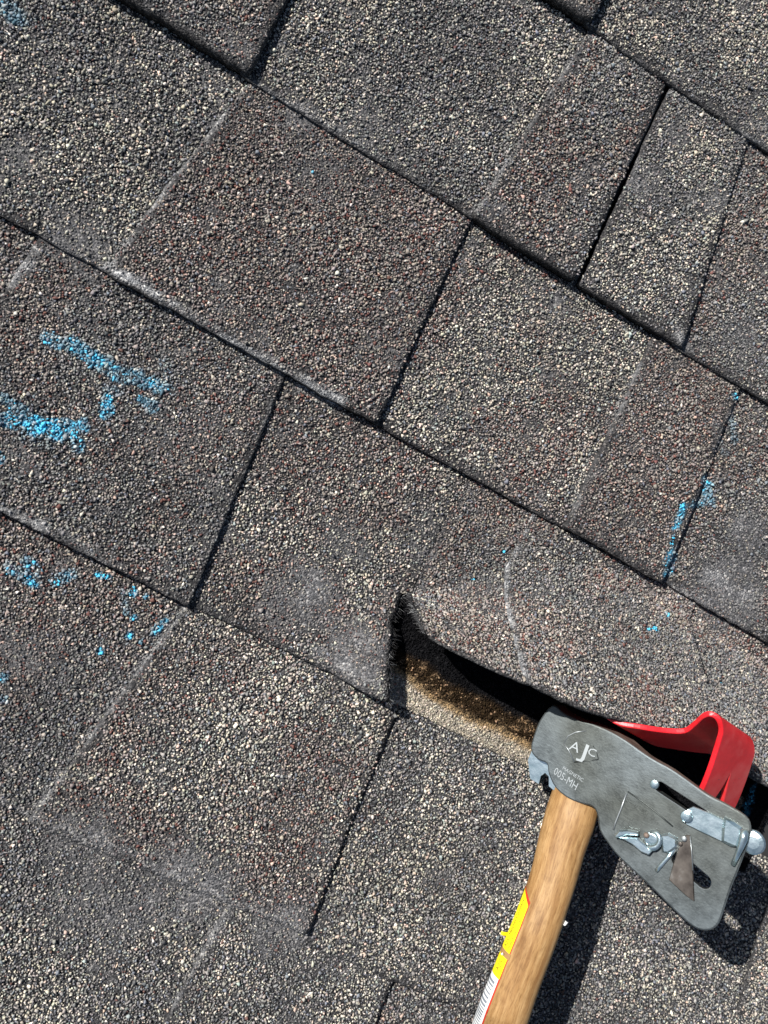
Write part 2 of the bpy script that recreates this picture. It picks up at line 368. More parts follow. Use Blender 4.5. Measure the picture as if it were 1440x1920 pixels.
            V = np.concatenate([V, W.reshape(-1, 3)]); 
            gc = np.repeat(g, 8, 0); VX, VY = W[..., 0].ravel(), W[..., 1].ravel()
            cl = vnoise(GX, GY, 3.2, 51) * .42 + vnoise(GX, GY, 1.5, 52) * .3 + R.random(m) * .28
            kk = np.repeat(sstep(-.06, .14, ch * .66 - cl) * (ch > .02), 8) * (.45 + .55 * sstep(.25, .5, R.random(m * 8) + .35))
            kk = np.maximum(kk, np.repeat(sstep(.05, .6, ch) * .2, 8) * (np.repeat(ch, 8) < .99))
            kk = np.where(np.repeat(ch, 8) > 0, kk, 0)[:, None]
            C = np.concatenate([C, gc * (1 - kk) + np.array([.095, .54, .79]) * kk])
    me = fast_mesh(name, V, F3, Q, np.clip(C, 0, .9), 0, 1, (GRAN, MATT))
    o = link(bpy.data.objects.new(name, me), roof)
    if label: o['label'] = label
    return o

# ------------------------------------------------------------------ courses
YB = {-3: 763, -2: 619, -1: 475, 0: 331, 1: 184, 2: 44, 3: -100, 4: -244, 5: -388, 6: -532, 7: -676, 8: -820}
def seam(p, q):
    a, c = PM(*p), PM(*q); k = (c[0] - a[0]) / (c[1] - a[1])
    return lambda y: a[0] + (y - a[1]) * k
def vert(x, k=0.0, y0=0): return lambda y: x + (y - y0) * k
LOW, MID, TOOTH = 4.5, 6.0, 8.0
def flat_piece(course, sl_, sr, level, blend, over=(0, 0), name='shingle', yb=None, yt=None, drop=4.5, bow=1.0, **kw):
    y1 = YB[course] if yb is None else yb
    y0 = YB[course - 1] if yt is None else yt
    Yt = y0 + 16; seed = int(abs(sl_(y1)) * 7) % 97 + course * 13
    def fl(u, s):
        Y = Yt + (y1 - Yt) * s
        xl = sl_(Y) - over[0]; xr = sr(Y) + over[1]
        X = xl + (xr - xl) * u
        return X, Y + s * (vnoise(X, X * 0, 60, seed) - .5) * 2.2 * bow
    def fm(X, Y, u, s):
        z = level - (drop + .8 * max(0, level - 5.9)) * np.clip((Y - y1) / (y0 - y1), 0, 1.15) + (vnoise(X, Y, 40, 77) - .5) * .8
        return np.stack([X, Y, z], 1)
    wd = abs(sr((y0 + y1) / 2) - sl_((y0 + y1) / 2)) + sum(over)
    return sheet(name, fl, fm, blend, level - .2 if level > 3 else level, (wd, Yt - y1), nb=seed % 23, **kw)

TB = ('brown', 'slate'); TT = ('tan', 'slate'); TX = ('tan', 'brown')
# seams measured on the photograph
s0 = seam((1130, 0), (1100, 55)); s1 = seam((530, 20), (465, 150)); s2 = seam((1090, 80), (880, 410)); s3 = seam((1250, 165), (1075, 530)); s4 = seam((1400, 290), (1280, 645))
s5 = seam((455, 165), (210, 490)); s6 = seam((880, 425), (720, 765)); s7 = seam((1205, 680), (1065, 970)); s8 = seam((1390, 740), (1240, 1090))
s9 = seam((65, 455), (-12, 580)); s10 = seam((530, 715), (358, 1130)); s12 = seam((1305, 1140), (1275, 1240))
s13 = seam((345, 1140), (60, 1530)); s14 = seam((750, 1330), (580, 1740)); s15 = seam((1440, 1715), (1376, 1920))
s16 = seam((430, 1695), (320, 1890)); s17 = seam((750, 1825), (705, 1920))
def sh_(f, d): return lambda y: f(y) + d
# course 0
flat_piece(0, sh_(s0, -210), s0, 9.6, TB)
flat_piece(0, s0, sh_(s0, 210), LOW, TT, (6, 0))
# course 1
flat_piece(1, sh_(s1, -210), s1, 9.8, TB)
flat_piece(1, s1, s2, LOW, TT, (6, 6))
flat_piece(1, s2, s3, 9.8, TB, (0, 0))
flat_piece(1, sh_(s3, 2.8), s4, 7.8, TT)
flat_piece(1, s4, sh_(s4, 210), LOW, TB, (6, 0))
# course 2
flat_piece(2, sh_(s5, -210), s5, LOW, TT, (0, 6))
flat_piece(2, s5, s6, TOOTH, 'brown')
flat_piece(2, s6, s7, LOW, TX, (6, 6))
flat_piece(2, s7, s8, TOOTH, 'brown')
flat_piece(2, s8, sh_(s8, 210), LOW, TB, (6, 0), cells=1.8)
# course 3, left of the tear
flat_piece(3, sh_(s9, -210), s9, LOW, TB, (0, 6))
flat_piece(3, s9, s10, TOOTH, TB, cells=1.4)
T = PM(753, 1112); TC = PM(722, 1309)                   # tear: apex and the corner where it reached the butt edge
XR = PM(770, 1114)[0]
def tear(y):
    k = np.clip((T[1] - y) / (T[1] - TC[1]), -1, 1)
    return np.where(k > 0, T[0] + (TC[0] - T[0]) * k ** 1.7 + (vnoise(y, y * 0, 3.5, 61) - .5) * 2.6, XR)
def fl_l(u, s):
    y0, y1 = YB[2] + 16, YB[3]; Y = y0 + (y1 - y0) * s
    xl = s10(Y) - 6; xr = tear(Y) + (Y > T[1]) * .6
    return xl + (xr - xl) * u, Y
def fm_l(X, Y, u, s):
    z = LOW - 4.5 * (Y - YB[3]) / (YB[2] - YB[3])
    e = sstep(42, 0, tear(Y) - X) * sstep(T[1] + 2, T[1] - 38, Y)
    return np.stack([X, Y, z + 13 * e], 1)
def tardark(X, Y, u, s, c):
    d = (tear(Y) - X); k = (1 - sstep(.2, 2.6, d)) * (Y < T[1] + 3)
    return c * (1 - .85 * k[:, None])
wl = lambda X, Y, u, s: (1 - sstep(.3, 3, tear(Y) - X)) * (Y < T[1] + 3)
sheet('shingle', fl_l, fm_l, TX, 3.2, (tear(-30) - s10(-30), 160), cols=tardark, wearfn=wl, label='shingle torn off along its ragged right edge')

# sealed backing strip bared by the tear: pale unweathered stone, tar line, black bitumen above
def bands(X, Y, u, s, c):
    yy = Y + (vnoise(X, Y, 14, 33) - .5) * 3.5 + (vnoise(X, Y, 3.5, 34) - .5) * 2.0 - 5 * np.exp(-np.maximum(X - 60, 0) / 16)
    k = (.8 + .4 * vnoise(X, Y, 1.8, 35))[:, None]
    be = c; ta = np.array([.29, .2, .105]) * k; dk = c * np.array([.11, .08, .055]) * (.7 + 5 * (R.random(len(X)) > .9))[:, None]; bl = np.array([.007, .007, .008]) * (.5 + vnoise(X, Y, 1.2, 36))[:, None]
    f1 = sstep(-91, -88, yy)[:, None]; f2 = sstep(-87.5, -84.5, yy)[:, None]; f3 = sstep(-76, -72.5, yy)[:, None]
    f3 = np.maximum(f3, sstep(170, 180, X)[:, None])  # right end painted black, standing in for shade seen through the hatchet slot
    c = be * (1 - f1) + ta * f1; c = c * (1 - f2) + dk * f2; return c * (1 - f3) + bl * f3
def base_bands(X, Y, u, s, c):
    return bands(X, Y, u, s, np.where((np.arange(len(X)) >= 0)[:, None], np.array([.27, .24, .19]), c))
_first = {'n': 0}
def colsw(X, Y, u, s, c):
    _first['n'] += 1
    return base_bands(X, Y, u, s, c) if _first['n'] == 1 else bands(X, Y, u, s, c)
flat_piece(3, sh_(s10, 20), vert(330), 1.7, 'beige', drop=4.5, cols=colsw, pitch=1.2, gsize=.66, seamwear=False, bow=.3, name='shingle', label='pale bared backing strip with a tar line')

# the lifted flap right of the tear
# (hinge px, edge px, edge height mm, flat butt X offset)
FLAP = [((769, 1108), (797, 1188), 38), ((806, 1106), (838, 1212), 42), ((850, 1096), (880, 1233), 45), ((900, 1082), (930, 1257), 48), ((960, 1066), (1000, 1288), 50),
        ((1040, 1050), (1090, 1330), 53), ((1120, 1066), (1170, 1353), 52), ((1190, 1090), (1250, 1374), 48), ((1250, 1122), (1325, 1409), 44), ((1320, 1170), (1440, 1474), 37), ((1420, 1232), (1560, 1535), 30), ((1560, 1330), (1700, 1600), 25)]
HG = np.array([at(*q[0], 4.2) for q in FLAP]); EG = np.array([at(*q[1], q[2]) for q in FLAP])
XB = np.array([TC[0] + (EG[i, 0] - EG[0, 0]) * 1.0 for i in range(len(FLAP))])
KN = np.concatenate([[0], np.cumsum(np.diff(XB))]); KN = KN / KN[-1]
def smooth_tab(u, A):
    # Catmull-like smooth interpolation of table columns
    g = np.gradient(A, KN, axis=0); i = np.clip(np.searchsorted(KN, u, side='right') - 1, 0, len(KN) - 2)
    h = (KN[i + 1] - KN[i]); t = (u - KN[i]) / h
    if A.ndim == 2: t = t[:, None]; h = h[:, None]
    return (2*t**3-3*t**2+1)*A[i] + (t**3-2*t**2+t)*h*g[i] + (-2*t**3+3*t**2)*A[i+1] + (t**3-t**2)*h*g[i+1]
YTOP = YB[2] + 16
def flap_piece(u0, u1, off, thick, blend, **kw):
    def cols_(u, s):
        U = u0 + (u1 - u0) * u; U = np.clip(U, 0, 1)
        H = smooth_tab(U, HG); xb = smooth_tab(U, XB); return U, H, xb
    def fl(u, s):
        U, H, xb = cols_(u, s)
        lt = YTOP - H[:, 1]; lb = H[:, 1] - YB[3]; tot = lt + lb
        d = s * tot; f = np.clip((d - lt) / lb, 0, 1)
        Y = YTOP - d; X = np.where(d < lt, H[:, 0], H[:, 0] + (xb - H[:, 0]) * f)
        X = X + (vnoise(Y, Y * 0, 5, 61) - .5) * 2.4 * (U < .02) * (f > 0)
        return X, Y
    def fm(X, Y, u, s):
        U, H, xb = cols_(u, s); E = smooth_tab(U, EG)
        lt = YTOP - H[:, 1]; lb = H[:, 1] - YB[3]; d = YTOP - Y
        f = np.clip((d - lt) / lb, 0, 1)[:, None]
        z0 = LOW - 4.5 * (Y - YB[3]) / (YB[2] - YB[3])
        Hh = np.stack([H[:, 0], H[:, 1], LOW - 4.5 * (H[:, 1] - YB[3]) / (YB[2] - YB[3])], 1)
        dirh = E - Hh; hl = np.hypot(dirh[:, 0], dirh[:, 1])[:, None]
        flat = np.stack([dirh[:, 0] / hl[:, 0], dirh[:, 1] / hl[:, 0], np.zeros(len(U))], 1)
        c1 = Hh + flat * hl * .34; c2 = E - (dirh * np.array([.26, .26, .42]))
        bz = (1-f)**3*Hh + 3*(1-f)**2*f*c1 + 3*(1-f)*f*f*c2 + f**3*E
        P = np.where((d < lt)[:, None], np.stack([X, Y, z0], 1), bz)
        # torn edge wobble and a normal offset for the raised tooth layer
        P[:, 0] += (vnoise(Y, Y * 0, 4, 62) - .5) * 2.6 * (u < .001) * (u0 == 0) * (f[:, 0] > 0)
        if off:
            g = (E - Hh); nn = np.cross(np.array([1.0, 0, 0]), -g); nn = nn / np.linalg.norm(nn, axis=1)[:, None]
            nn = np.where(nn[:, 2:3] < 0, -nn, nn); up_ = np.array([[0, 0, 1.0]])
            P = P + off * (nn * f + up_ * (1 - f))
        return P
    wd = (u1 - u0) * (XB[-1] - XB[0])
    return sheet('shingle', fl, fm, blend, thick, (wd, 160), **kw)
def u_of(px, py, j=0):      # u of the flap column whose hinge is nearest a pixel
    x = PM(px, py)[0]; us = np.linspace(0, 1, 400); H = smooth_tab(us, HG); return us[np.argmin(abs(H[:, 0] - x))]
uA, uB = u_of(938, 1090), u_of(1296, 1165)
def tard2(X, Y, u, s, c):
    k = (1 - sstep(.0, .02, u)) * (Y < T[1] + 2); return c * (1 - .8 * k[:, None])
flap_piece(0, uA + .012, 0, 1.5, TB, cols=tard2, label='torn shingle flap bent up off the roof', wearfn=lambda X, Y, u, s: (1 - sstep(.0, .05, u)) * (Y < T[1] + 2) * .8)
def seam_pale(X, Y, u, s, c):
    k = (.75 * (1 - sstep(.006, .03, u)) * sstep(.25, .55, vnoise(X, Y, 6, 91) * .7 + vnoise(X, Y, 2, 92) * .3))[:, None]
    return c * (1 - k) + np.array([.3, .31, .32]) * k
flap_piece(uA, uB, 1.5, 2.2, TB, cols=seam_pale, label='raised layer of the lifted shingle flap')
flap_piece(uB - .012, 1, 0, 1.5, TB, label='far end of the lifted shingle flap')

# course 4 and 5
flat_piece(4, sh_(s13, -210), s13, LOW, TB, (0, 6), yb=-243, cells=1.6)
flat_piece(4, s13, s14, TOOTH - 1.2, TX)
flat_piece(4, s14, s15, LOW, ('slate', 'tan'), (6, 6), yb=-250)
flat_piece(4, s15, sh_(s15, 210), TOOTH - 1, TT)
flat_piece(5, sh_(s16, -210), s16, LOW, ('slate', 'tan'), (0, 6))
flat_piece(5, s16, s17, TOOTH + .6, ('slate', 'tan'))
flat_piece(5, s17, sh_(s17, 210), LOW, TB, (6, 0))
# the rest of the roof beyond the picture: same courses, shingle by shingle
def fill(course, x0, x1):
    x = x0; k = 0
    while x < x1 - 1:
        wd = min(float(R.uniform(80, 150)), x1 - x)
        if x1 - x - wd < 40: wd = x1 - x
        lv = TOOTH if k % 2 else LOW
        flat_piece(course, vert(x, .05, YB[course]), vert(x + wd, .05, YB[course]), lv, TB if R.random() < .5 else TT, (0 if lv > 5 else 7, 0 if lv > 5 else 7), grans=False, cells=20,
                   cols=lambda X, Y, u, s, c: c * 0 + np.array([.1, .092, .082]))
        x += wd; k += 1
ends = {0: (s0(331) - 210, s0(331) + 210), 1: (s1(184) - 210, s4(184) + 210), 2: (s5(44) - 210, s8(44) + 210), 3: (s9(-100) - 210, 440), 4: (s13(-244) - 210, s15(-244) + 210), 5: (s16(-388) - 210, s17(-388) + 210)}
for c in range(-2, 8):
    if c in ends:
        fill(c, -1100, ends[c][0] + 4); fill(c, ends[c][1] - 4, 1150)
    else: fill(c, -1100, 1150)

# torn fibres along the tear
def hair(bm, p, d, n, r=.06, curl=.5):
    p = np.array(p, float); d = np.array(d, float); prev = None
    for i in range(n + 1):
        q = np.cross(d, [0, 0, 1.0]); q /= np.linalg.norm(q) + 1e-9; q2 = np.cross(q, d); q2 /= np.linalg.norm(q2) + 1e-9
        rr_ = r * (1 - .6 * i / n)
        ring = [bm.verts.new(Vector((p + rr_ * (math.cos(a) * q + math.sin(a) * q2)) * MM)) for a in (0, 2.09, 4.19)]
        if prev:
            for k in range(3): bm.faces.new((prev[k], prev[(k + 1) % 3], ring[(k + 1) % 3], ring[k]))
        prev = ring; p = p + d; d = d + R.normal(0, curl * np.linalg.norm(d) * .35, 3)
def fibres(matl, cnt, rad, lab):
    bm = bmesh.new()
    for i in range(cnt):
        k = R.uniform(.02, 1); Y = T[1] + (TC[1] - T[1]) * k; X = float(tear(np.array([Y]))[0])
        z = float(fm_l(np.array([X - .3]), np.array([Y]), None, None)[0, 2]) - R.uniform(0, 2)
        ang = R.normal(-.55, .55)
        hair(bm, (X - .5, Y, z), np.array([math.cos(ang), math.sin(ang), R.normal(-.1, .3)]) * R.uniform(.4, 1.1), 5, rad)
    for i in range(cnt // 2):
        k = R.uniform(.05, 1); u_ = np.array([0.0]); lt = YTOP - HG[0, 1]; tot = YTOP - YB[3]
        s_ = np.array([(lt + k * (tot - lt)) / tot])
        f = k; Hh = HG[0]; E = EG[0]; P = Hh + (E - Hh) * np.array([f, f, f ** 1.6])
        hair(bm, P, np.array([-1, R.normal(-.2, .5), R.normal(0, .4)]) * R.uniform(.3, .9), 4, rad)
    return tag(obj('torn_fibre', bm, matl, roof), kind='stuff', label=lab)
fibres(FIB, 46, .055, 'pale glass fibres sticking out of the tear')
fibres(TARF, 260, .13, 'black tarred fibres along the torn edge')

# ------------------------------------------------------------------ roofing hatchet
A0 = at(1078, 1500, 43); Bdir = A0 - at(947, 1900, 43); Bdir /= np.linalg.norm(Bdir)
Rr = at(1362, 1650, 100) - A0; Ad = Rr - Bdir * np.dot(Rr, Bdir); Ad /= np.linalg.norm(Ad)
Nn = np.cross(Ad, Bdir); Nn *= np.sign(Nn[2])
def hp(px, py, d=0.0):
    """photo pixel on the cheek plane (raised d mm) -> local (a, b) mm"""
    p = ray_hit(px, py, (A0 + Nn * d) * MM, Nn) / MM - A0
    return np.array([np.dot(p, Ad), np.dot(p, Bdir)])
def lw(a, b_, c): return Vector((Ad * a + Bdir * b_ + Nn * c) * MM)
hatchet = tag(link(bpy.data.objects.new('roofing_hatchet', None)), 'steel roofing hatchet with wooden handle pushed under the torn shingle flap', 'hatchet')
hatchet.location = Vector(A0 * MM); hatchet.empty_display_size = .02
def closed_spline(pts, k=4):
    n = len(pts); out = []
    for i in range(n):
        p0, p1, p2, p3 = pts[i - 1], pts[i], pts[(i + 1) % n], pts[(i + 2) % n]
        for j in range(k):
            t = j / k
            out.append(.5 * ((2 * p1) + (-p0 + p2) * t + (2 * p0 - 5 * p1 + 4 * p2 - p3) * t * t + (-p0 + 3 * p1 - 3 * p2 + p3) * t ** 3))
    return out
OUT = [(1014, 1347), (1003, 1372), (995, 1405), (1008, 1424), (1025, 1432), (1028, 1450), (1041, 1477), (1065, 1497), (1090, 1507), (1111, 1513), (1120, 1530), (1124, 1556), (1140, 1582), (1160, 1607), (1193, 1638), (1227, 1670),
       (1260, 1703), (1293, 1733), (1313, 1744), (1333, 1744), (1348, 1731), (1358, 1704), (1370, 1667), (1390, 1617), (1405, 1572), (1408, 1550), (1398, 1530),
       (1360, 1507), (1327, 1490), (1293, 1466), (1260, 1443), (1227, 1425), (1205, 1411), (1177, 1391), (1147, 1373), (1112, 1358), (1082, 1349), (1058, 1337), (1036, 1322)]
outl = closed_spline([hp(*q) for q in OUT], 3)
def stadium(p, q, r, n=8):
    d = q - p; d = d / np.linalg.norm(d); e = np.array([-d[1], d[0]]); o_ = []
    for i in range(n + 1): a = math.pi * i / n; o_.append(q + r * (d * math.sin(a) + e * math.cos(a)))
    for i in range(n + 1): a = math.pi * i / n; o_.append(p + r * (-d * math.sin(a) - e * math.cos(a)))
    return o_
sl1 = stadium(hp(1238, 1476), hp(1318, 1528), 2.9)
sl2 = stadium(hp(1272, 1612), hp(1320, 1653), 3.7)
amin = min(p[0] for p in outl); amax = max(p[0] for p in outl)
def thick(a):
    return float(np.interp(a, [amin, amin + 14, 18, 30, amax - 12, amax], [19, 20, 20, 11, 4.0, 2.6]))
bm = bmesh.new()
def area(p): return sum(p[i - 1][0] * p[i][1] - p[i][0] * p[i - 1][1] for i in range(len(p)))
def inset(pts, d):
    s_ = np.sign(area(pts)); n_ = len(pts); o_ = []
    for i in range(n_):
        t = pts[(i + 1) % n_] - pts[i - 1]; t = t / (np.linalg.norm(t) + 1e-9); o_.append(pts[i] + s_ * d * np.array([-t[1], t[0]]))
    return o_
def ring(pts, c): return [bm.verts.new(lw(p[0], p[1], c(p) if callable(c) else c)) for p in pts]
o_in, o_mid = inset(outl, .9), inset(outl, .25)
r0 = ring(o_in, 0); r1 = ring(o_mid, -.25); r2_ = ring(outl, -.9); r3 = ring(outl, lambda p: -thick(p[0]) + .6); r4 = ring(o_in, lambda p: -thick(p[0]))
h1a, h2a = ring(inset(sl1, -.35), 0), ring(inset(sl2, -.35), 0)
def strip(a, c, mi=0):
    for i in range(len(a)):
        f = bm.faces.new((a[i - 1], a[i], c[i], c[i - 1])); f.material_index = mi
strip(r0, r1); strip(r1, r2_, 2); strip(r2_, r3, 1); strip(r3, r4)
h1b, h2b = ring(sl1, -.35), ring(sl2, -.35)
h1c = ring(sl1, lambda p: -thick(p[0])); h2c = ring(sl2, lambda p: -thick(p[0]))
strip(h1a, h1b, 2); strip(h1b, h1c); strip(h2a, h2b, 2); strip(h2b, h2c)
def fillf(loops):
    ed = []
    for lp in loops:
        for i in range(len(lp)):
            e = bm.edges.get((lp[i - 1], lp[i])) or bm.edges.new((lp[i - 1], lp[i])); ed.append(e)
    bmesh.ops.triangle_fill(bm, edges=ed, use_beauty=True, use_dissolve=False)
fillf([r0, h1a, h2a]); fillf([r4, h1c, h2c])
bmesh.ops.recalc_face_normals(bm, faces=bm.faces)
head = obj('head', bm, [STEEL, RUST, WORN], hatchet)
# lower lug of the poll with its nail notch
LUG = [(990, 1425), (1000, 1400), (1040, 1420), (1060, 1480), (1046, 1486), (1036, 1480), (1029, 1474), (1029, 1456), (1022, 1449), (1014, 1455), (1010, 1470), (994, 1460)]
bm = bmesh.new(); lp = [hp(*q, -6) for q in LUG]
ta_ = ring(lp, -6); tb_ = ring(lp, -15); strip(ta_, tb_)
bm.faces.new(ta_); bm.faces.new(tb_[::-1]); bmesh.ops.recalc_face_normals(bm, faces=bm.faces)
bmesh.ops.triangulate(bm, faces=[f for f in bm.faces if len(f.verts) > 4])
lug = obj('nail_magnet_lug', bm, ZINC, hatchet)
def tube(pts, r, matl, name, parent, n=8, sm=True, taper=None, flat=1.0):
    bm = bmesh.new(); pts = [Vector(p) for p in pts]; prev = None
    for i, p in enumerate(pts):
        d = (pts[min(i + 1, len(pts) - 1)] - pts[max(i - 1, 0)]).normalized()
        x = d.cross(Vector(Nn)).normalized(); y = x.cross(d)
        rr_ = (taper[i] if taper else r) * MM
        rg_ = [bm.verts.new(p + x * rr_ * math.cos(2 * math.pi * k / n) + y * rr_ * flat * math.sin(2 * math.pi * k / n)) for k in range(n)]
        if prev:
            for k in range(n): bm.faces.new((prev[k - 1], prev[k], rg_[k], rg_[k - 1]))
        else: bm.faces.new(rg_[::-1])
        prev = rg_
    bm.faces.new(prev); bmesh.ops.recalc_face_normals(bm, faces=bm.faces)
    return obj(name, bm, matl, parent, sm)
def hl(px, py, d): a, b_ = hp(px, py, d); return lw(a, b_, d)
# raised frame line and stamped badge
tube([hl(1175, 1487, .1), hl(1165, 1515, .2), hl(1154, 1542, .2), hl(1150, 1556, .1)], .55, WORN, 'stamped_border', hatchet)
tube([hl(1177, 1484, -.1), hl(1205, 1503, -.1), hl(1235, 1527, -.1), hl(1262, 1550, -.1)], .5, STEEL, 'stamped_border', hatchet)
tube([hl(1057, 1394, -.1), hl(1065, 1380, -.05), hl(1079, 1373, -.05), hl(1100, 1370, -.2)], .35, WORN, 'stamped_border', hatchet)
tube([hl(1057, 1394, 0), hl(1066, 1406, 0), hl(1077, 1429, .05)], .42, WORN, 'stamped_border', hatchet)
tube([hl(1077, 1429, 0), hl(1100, 1427, -.1), hl(1122, 1424, -.15)], .4, STEEL, 'stamped_border', hatchet)
tube([hl(1122, 1424, -.1), hl(1119, 1410, -.1), hl(1112, 1398, -.15)], .3, STEEL, 'stamped_border', hatchet)
def text_mesh(s):
    c = bpy.data.curves.new('t', 'FONT'); c.body = s; c.size = 1; c.extrude = 0; c.resolution_u = 2; c.align_x = 'LEFT'
    o = bpy.data.objects.new('t', c); S.collection.objects.link(o)
    dg = bpy.context.evaluated_depsgraph_get(); dg.update()
    me = bpy.data.meshes.new_from_object(o.evaluated_get(dg)); bpy.data.objects.remove(o); bpy.data.curves.remove(c)
    V = np.array([v_.co[:] for v_ in me.vertices]); Fc = [tuple(p.vertices) for p in me.polygons]
    bpy.data.meshes.remove(me); return V, Fc
def stamp(s, pa, pb, height_px, matl, name, raise_=.25, slant=0.0, shrink=1.0, flatten=0):
    V, Fc = text_mesh(s); a, b_ = hp(*pa), hp(*pb)
    pc = hp(pa[0] + height_px[0], pa[1] + height_px[1])
    W = V[:, 0].max(); bm = bmesh.new(); ex = (b_ - a) / W; ey = (pc - a) / .72
    top = [bm.verts.new(lw(*(a + ex * v_[0] + ey * v_[1]), raise_)) for v_ in V]
    low = [bm.verts.new(lw(*(a + ex * v_[0] + ey * v_[1]), -.2)) for v_ in V]
    edges = {}
    for f in Fc:
        bm.faces.new([top[i] for i in f])
        for i in range(len(f)):
            e = (f[i - 1], f[i]); edges[e] = edges.get(e, 0) + 1
    for (i, j) in edges:
        if (j, i) not in edges: bm.faces.new((top[i], low[i], low[j], top[j]))
    bmesh.ops.recalc_face_normals(bm, faces=bm.faces)
    return obj(name, bm, matl, hatchet)
stamp('A', (1066, 1404), (1084, 1412), (7, -17), WORN, 'stamped_letter')
stamp('J', (1086, 1418), (1096, 1424), (10, -27), WORN, 'stamped_letter', .35)
stamp('C', (1100, 1414), (1115, 1420), (5, -14), WORN, 'stamped_letter')
stamp('005-MH', (1037, 1450), (1079, 1482), (6, -13), WORN, 'stamped_letter', .3)
stamp('MAGNETIC', (1054, 1442), (1092, 1466), (3, -6), WORN, 'stamped_letter', .15)
stamp('REG U.S. PAT. OFF.', (1173, 1503), (1232, 1543), (4, -8), STEEL, 'stamped_letter', .25)
stamp('AJC', (1166, 1542), (1190, 1546), (5, -12), STEEL, 'stamped_letter', .2)
# hardware
def disc(px, py, d, r, hgt, matl, name, parent, n=20, dome=.25, sides=None):
    a, b_ = hp(px, py, d); bm = bmesh.new(); n = sides or n; prev = None
    for (rr_, zz) in ((r, 0), (r, hgt * .75), (r * .86, hgt * .95), (r * .5, hgt * (1 + dome * .3)), (0.001, hgt * (1 + dome * .4))):
        rg_ = [bm.verts.new(lw(a + rr_ * math.cos(2 * math.pi * k / n), b_ + rr_ * math.sin(2 * math.pi * k / n), d + zz)) for k in range(n)]
        if prev:
            for k in range(n): bm.faces.new((prev[k - 1], prev[k], rg_[k], rg_[k - 1]))
        prev = rg_
    bmesh.ops.recalc_face_normals(bm, faces=bm.faces); return obj(name, bm, matl, parent, False)
disc(1228, 1470, -1.5, 2.5, 2.2, ZINC, 'bolt', hatchet)
g = disc(1288, 1530, 1.5, 3.2, 2.6, ZINC, 'gauge_screw', hatchet)
# gauge strap: flat plate along the blade that folds over its edge
def prism(pts, d0, d1, matl, name, parent, bev=.4):
    bm = bmesh.new()
    lp = [hp(*q, d1) if len(q) == 2 else hp(q[0], q[1], d1) for q in pts]
    t_ = [bm.verts.new(lw(p[0], p[1], d1)) for p in inset(lp, bev)]; m_ = [bm.verts.new(lw(p[0], p[1], d1 - bev)) for p in lp]; b2 = [bm.verts.new(lw(p[0], p[1], d0)) for p in lp]
    for x, y in ((t_, m_), (m_, b2)):
        for i in range(len(x)): bm.faces.new((x[i - 1], x[i], y[i], y[i - 1]))
    bm.faces.new(t_); bm.faces.new(b2[::-1]); bmesh.ops.recalc_face_normals(bm, faces=bm.faces)
    bmesh.ops.triangulate(bm, faces=[f for f in bm.faces if len(f.verts) > 4])
    return obj(name, bm, matl, parent)
gauge = prism([(1282, 1520), (1300, 1512), (1330, 1524), (1358, 1538), (1372, 1546), (1362, 1582), (1340, 1572), (1310, 1558), (1286, 1546)], .05, 1.6, ZINC, 'blade_gauge', hatchet)
# bulge at the folded end of the gauge and its rim
prism([(1358, 1532), (1376, 1542), (1390, 1552), (1392, 1566), (1384, 1590), (1370, 1588), (1352, 1578), (1353, 1552)], .05, 3.6, ZINC, 'gauge_clamp', hatchet, 1.6)
tube([hl(1395, 1556, 2.2), hl(1394, 1572, 2.8), hl(1387, 1592, 2.6), hl(1374, 1622, 1.4)], 1.5, ZINC, 'clamp_rim', hatchet, 10, True, [2.4, 2.2, 1.6, 1.2], .9)
disc(1412, 1578, -5.5, 6.2, 3.2, ZINC, 'gauge_nut', hatchet)
# pocket knife blade bolted to the cheek
kb = prism([(1285, 1566), (1294, 1566), (1298, 1600), (1302, 1690), (1286, 1680), (1254, 1650), (1262, 1620), (1272, 1590)], .1, 1.1, BLADE, 'knife_blade', hatchet)
tube([hl(1294, 1568, 1.2), hl(1297, 1598, 1.2), hl(1299, 1632, 1.2)], .35, WORN, 'blade_edge', hatchet)
disc(1283, 1572, 1.0, 1.5, 1.8, WORN, 'rivet', hatchet, 10); disc(1276, 1582, 1.0, 1.2, 1.2, BLADE, 'rivet', hatchet, 10)
# raised rib beside the knife
tube([hl(1266, 1592, .3), hl(1252, 1608, .6), hl(1238, 1624, .6), hl(1230, 1634, .2)], 1.1, ZINC, 'blade_clamp', hatchet, 8, True, None, .6)
prism([(1236, 1566), (1252, 1562), (1270, 1572), (1270, 1590), (1254, 1602), (1240, 1598)], .05, 2.2, ZINC, 'blade_clamp', hatchet, 1.5)
# wing nut
wn = disc(1224, 1572, .2, 4.3, 2.2, ZINC, 'wing_nut', hatchet)
bm = bmesh.new(); bmesh.ops.create_uvsphere(bm, u_segments=8, v_segments=6, radius=.0016)
ct = hl(1212, 1566, 3.2); bmesh.ops.translate(bm, verts=bm.verts, vec=ct); obj('screw_end', bm, RUST, wn, True)
tube([hl(1223 + 14 * math.cos(a), 1575 + 15 * math.sin(a), 2.8 + .8 * math.sin(a + 1)) for a in np.linspace(-1.9, 2.3, 14)], 1.2, ZINC, 'nut_wing', wn, 10, True, [.5, .9, 1.2, 1.4, 1.5, 1.5, 1.4, 1.4, 1.4, 1.5, 1.7, 1.7, 1.5, 1.2], .8)
prism([(1158, 1570), (1172, 1569), (1195, 1571), (1206, 1582), (1222, 1597), (1216, 1604), (1201, 1598), (1186, 1585), (1170, 1576)], 1.6, 4.2, ZINC, 'nut_wing', wn, .7)
prism([(1152, 1566), (1160, 1557), (1176, 1556), (1196, 1560), (1197, 1567), (1174, 1566), (1160, 1571), (1153, 1571)], 1.8, 4.9, ZINC, 'nut_wing', wn, .8)

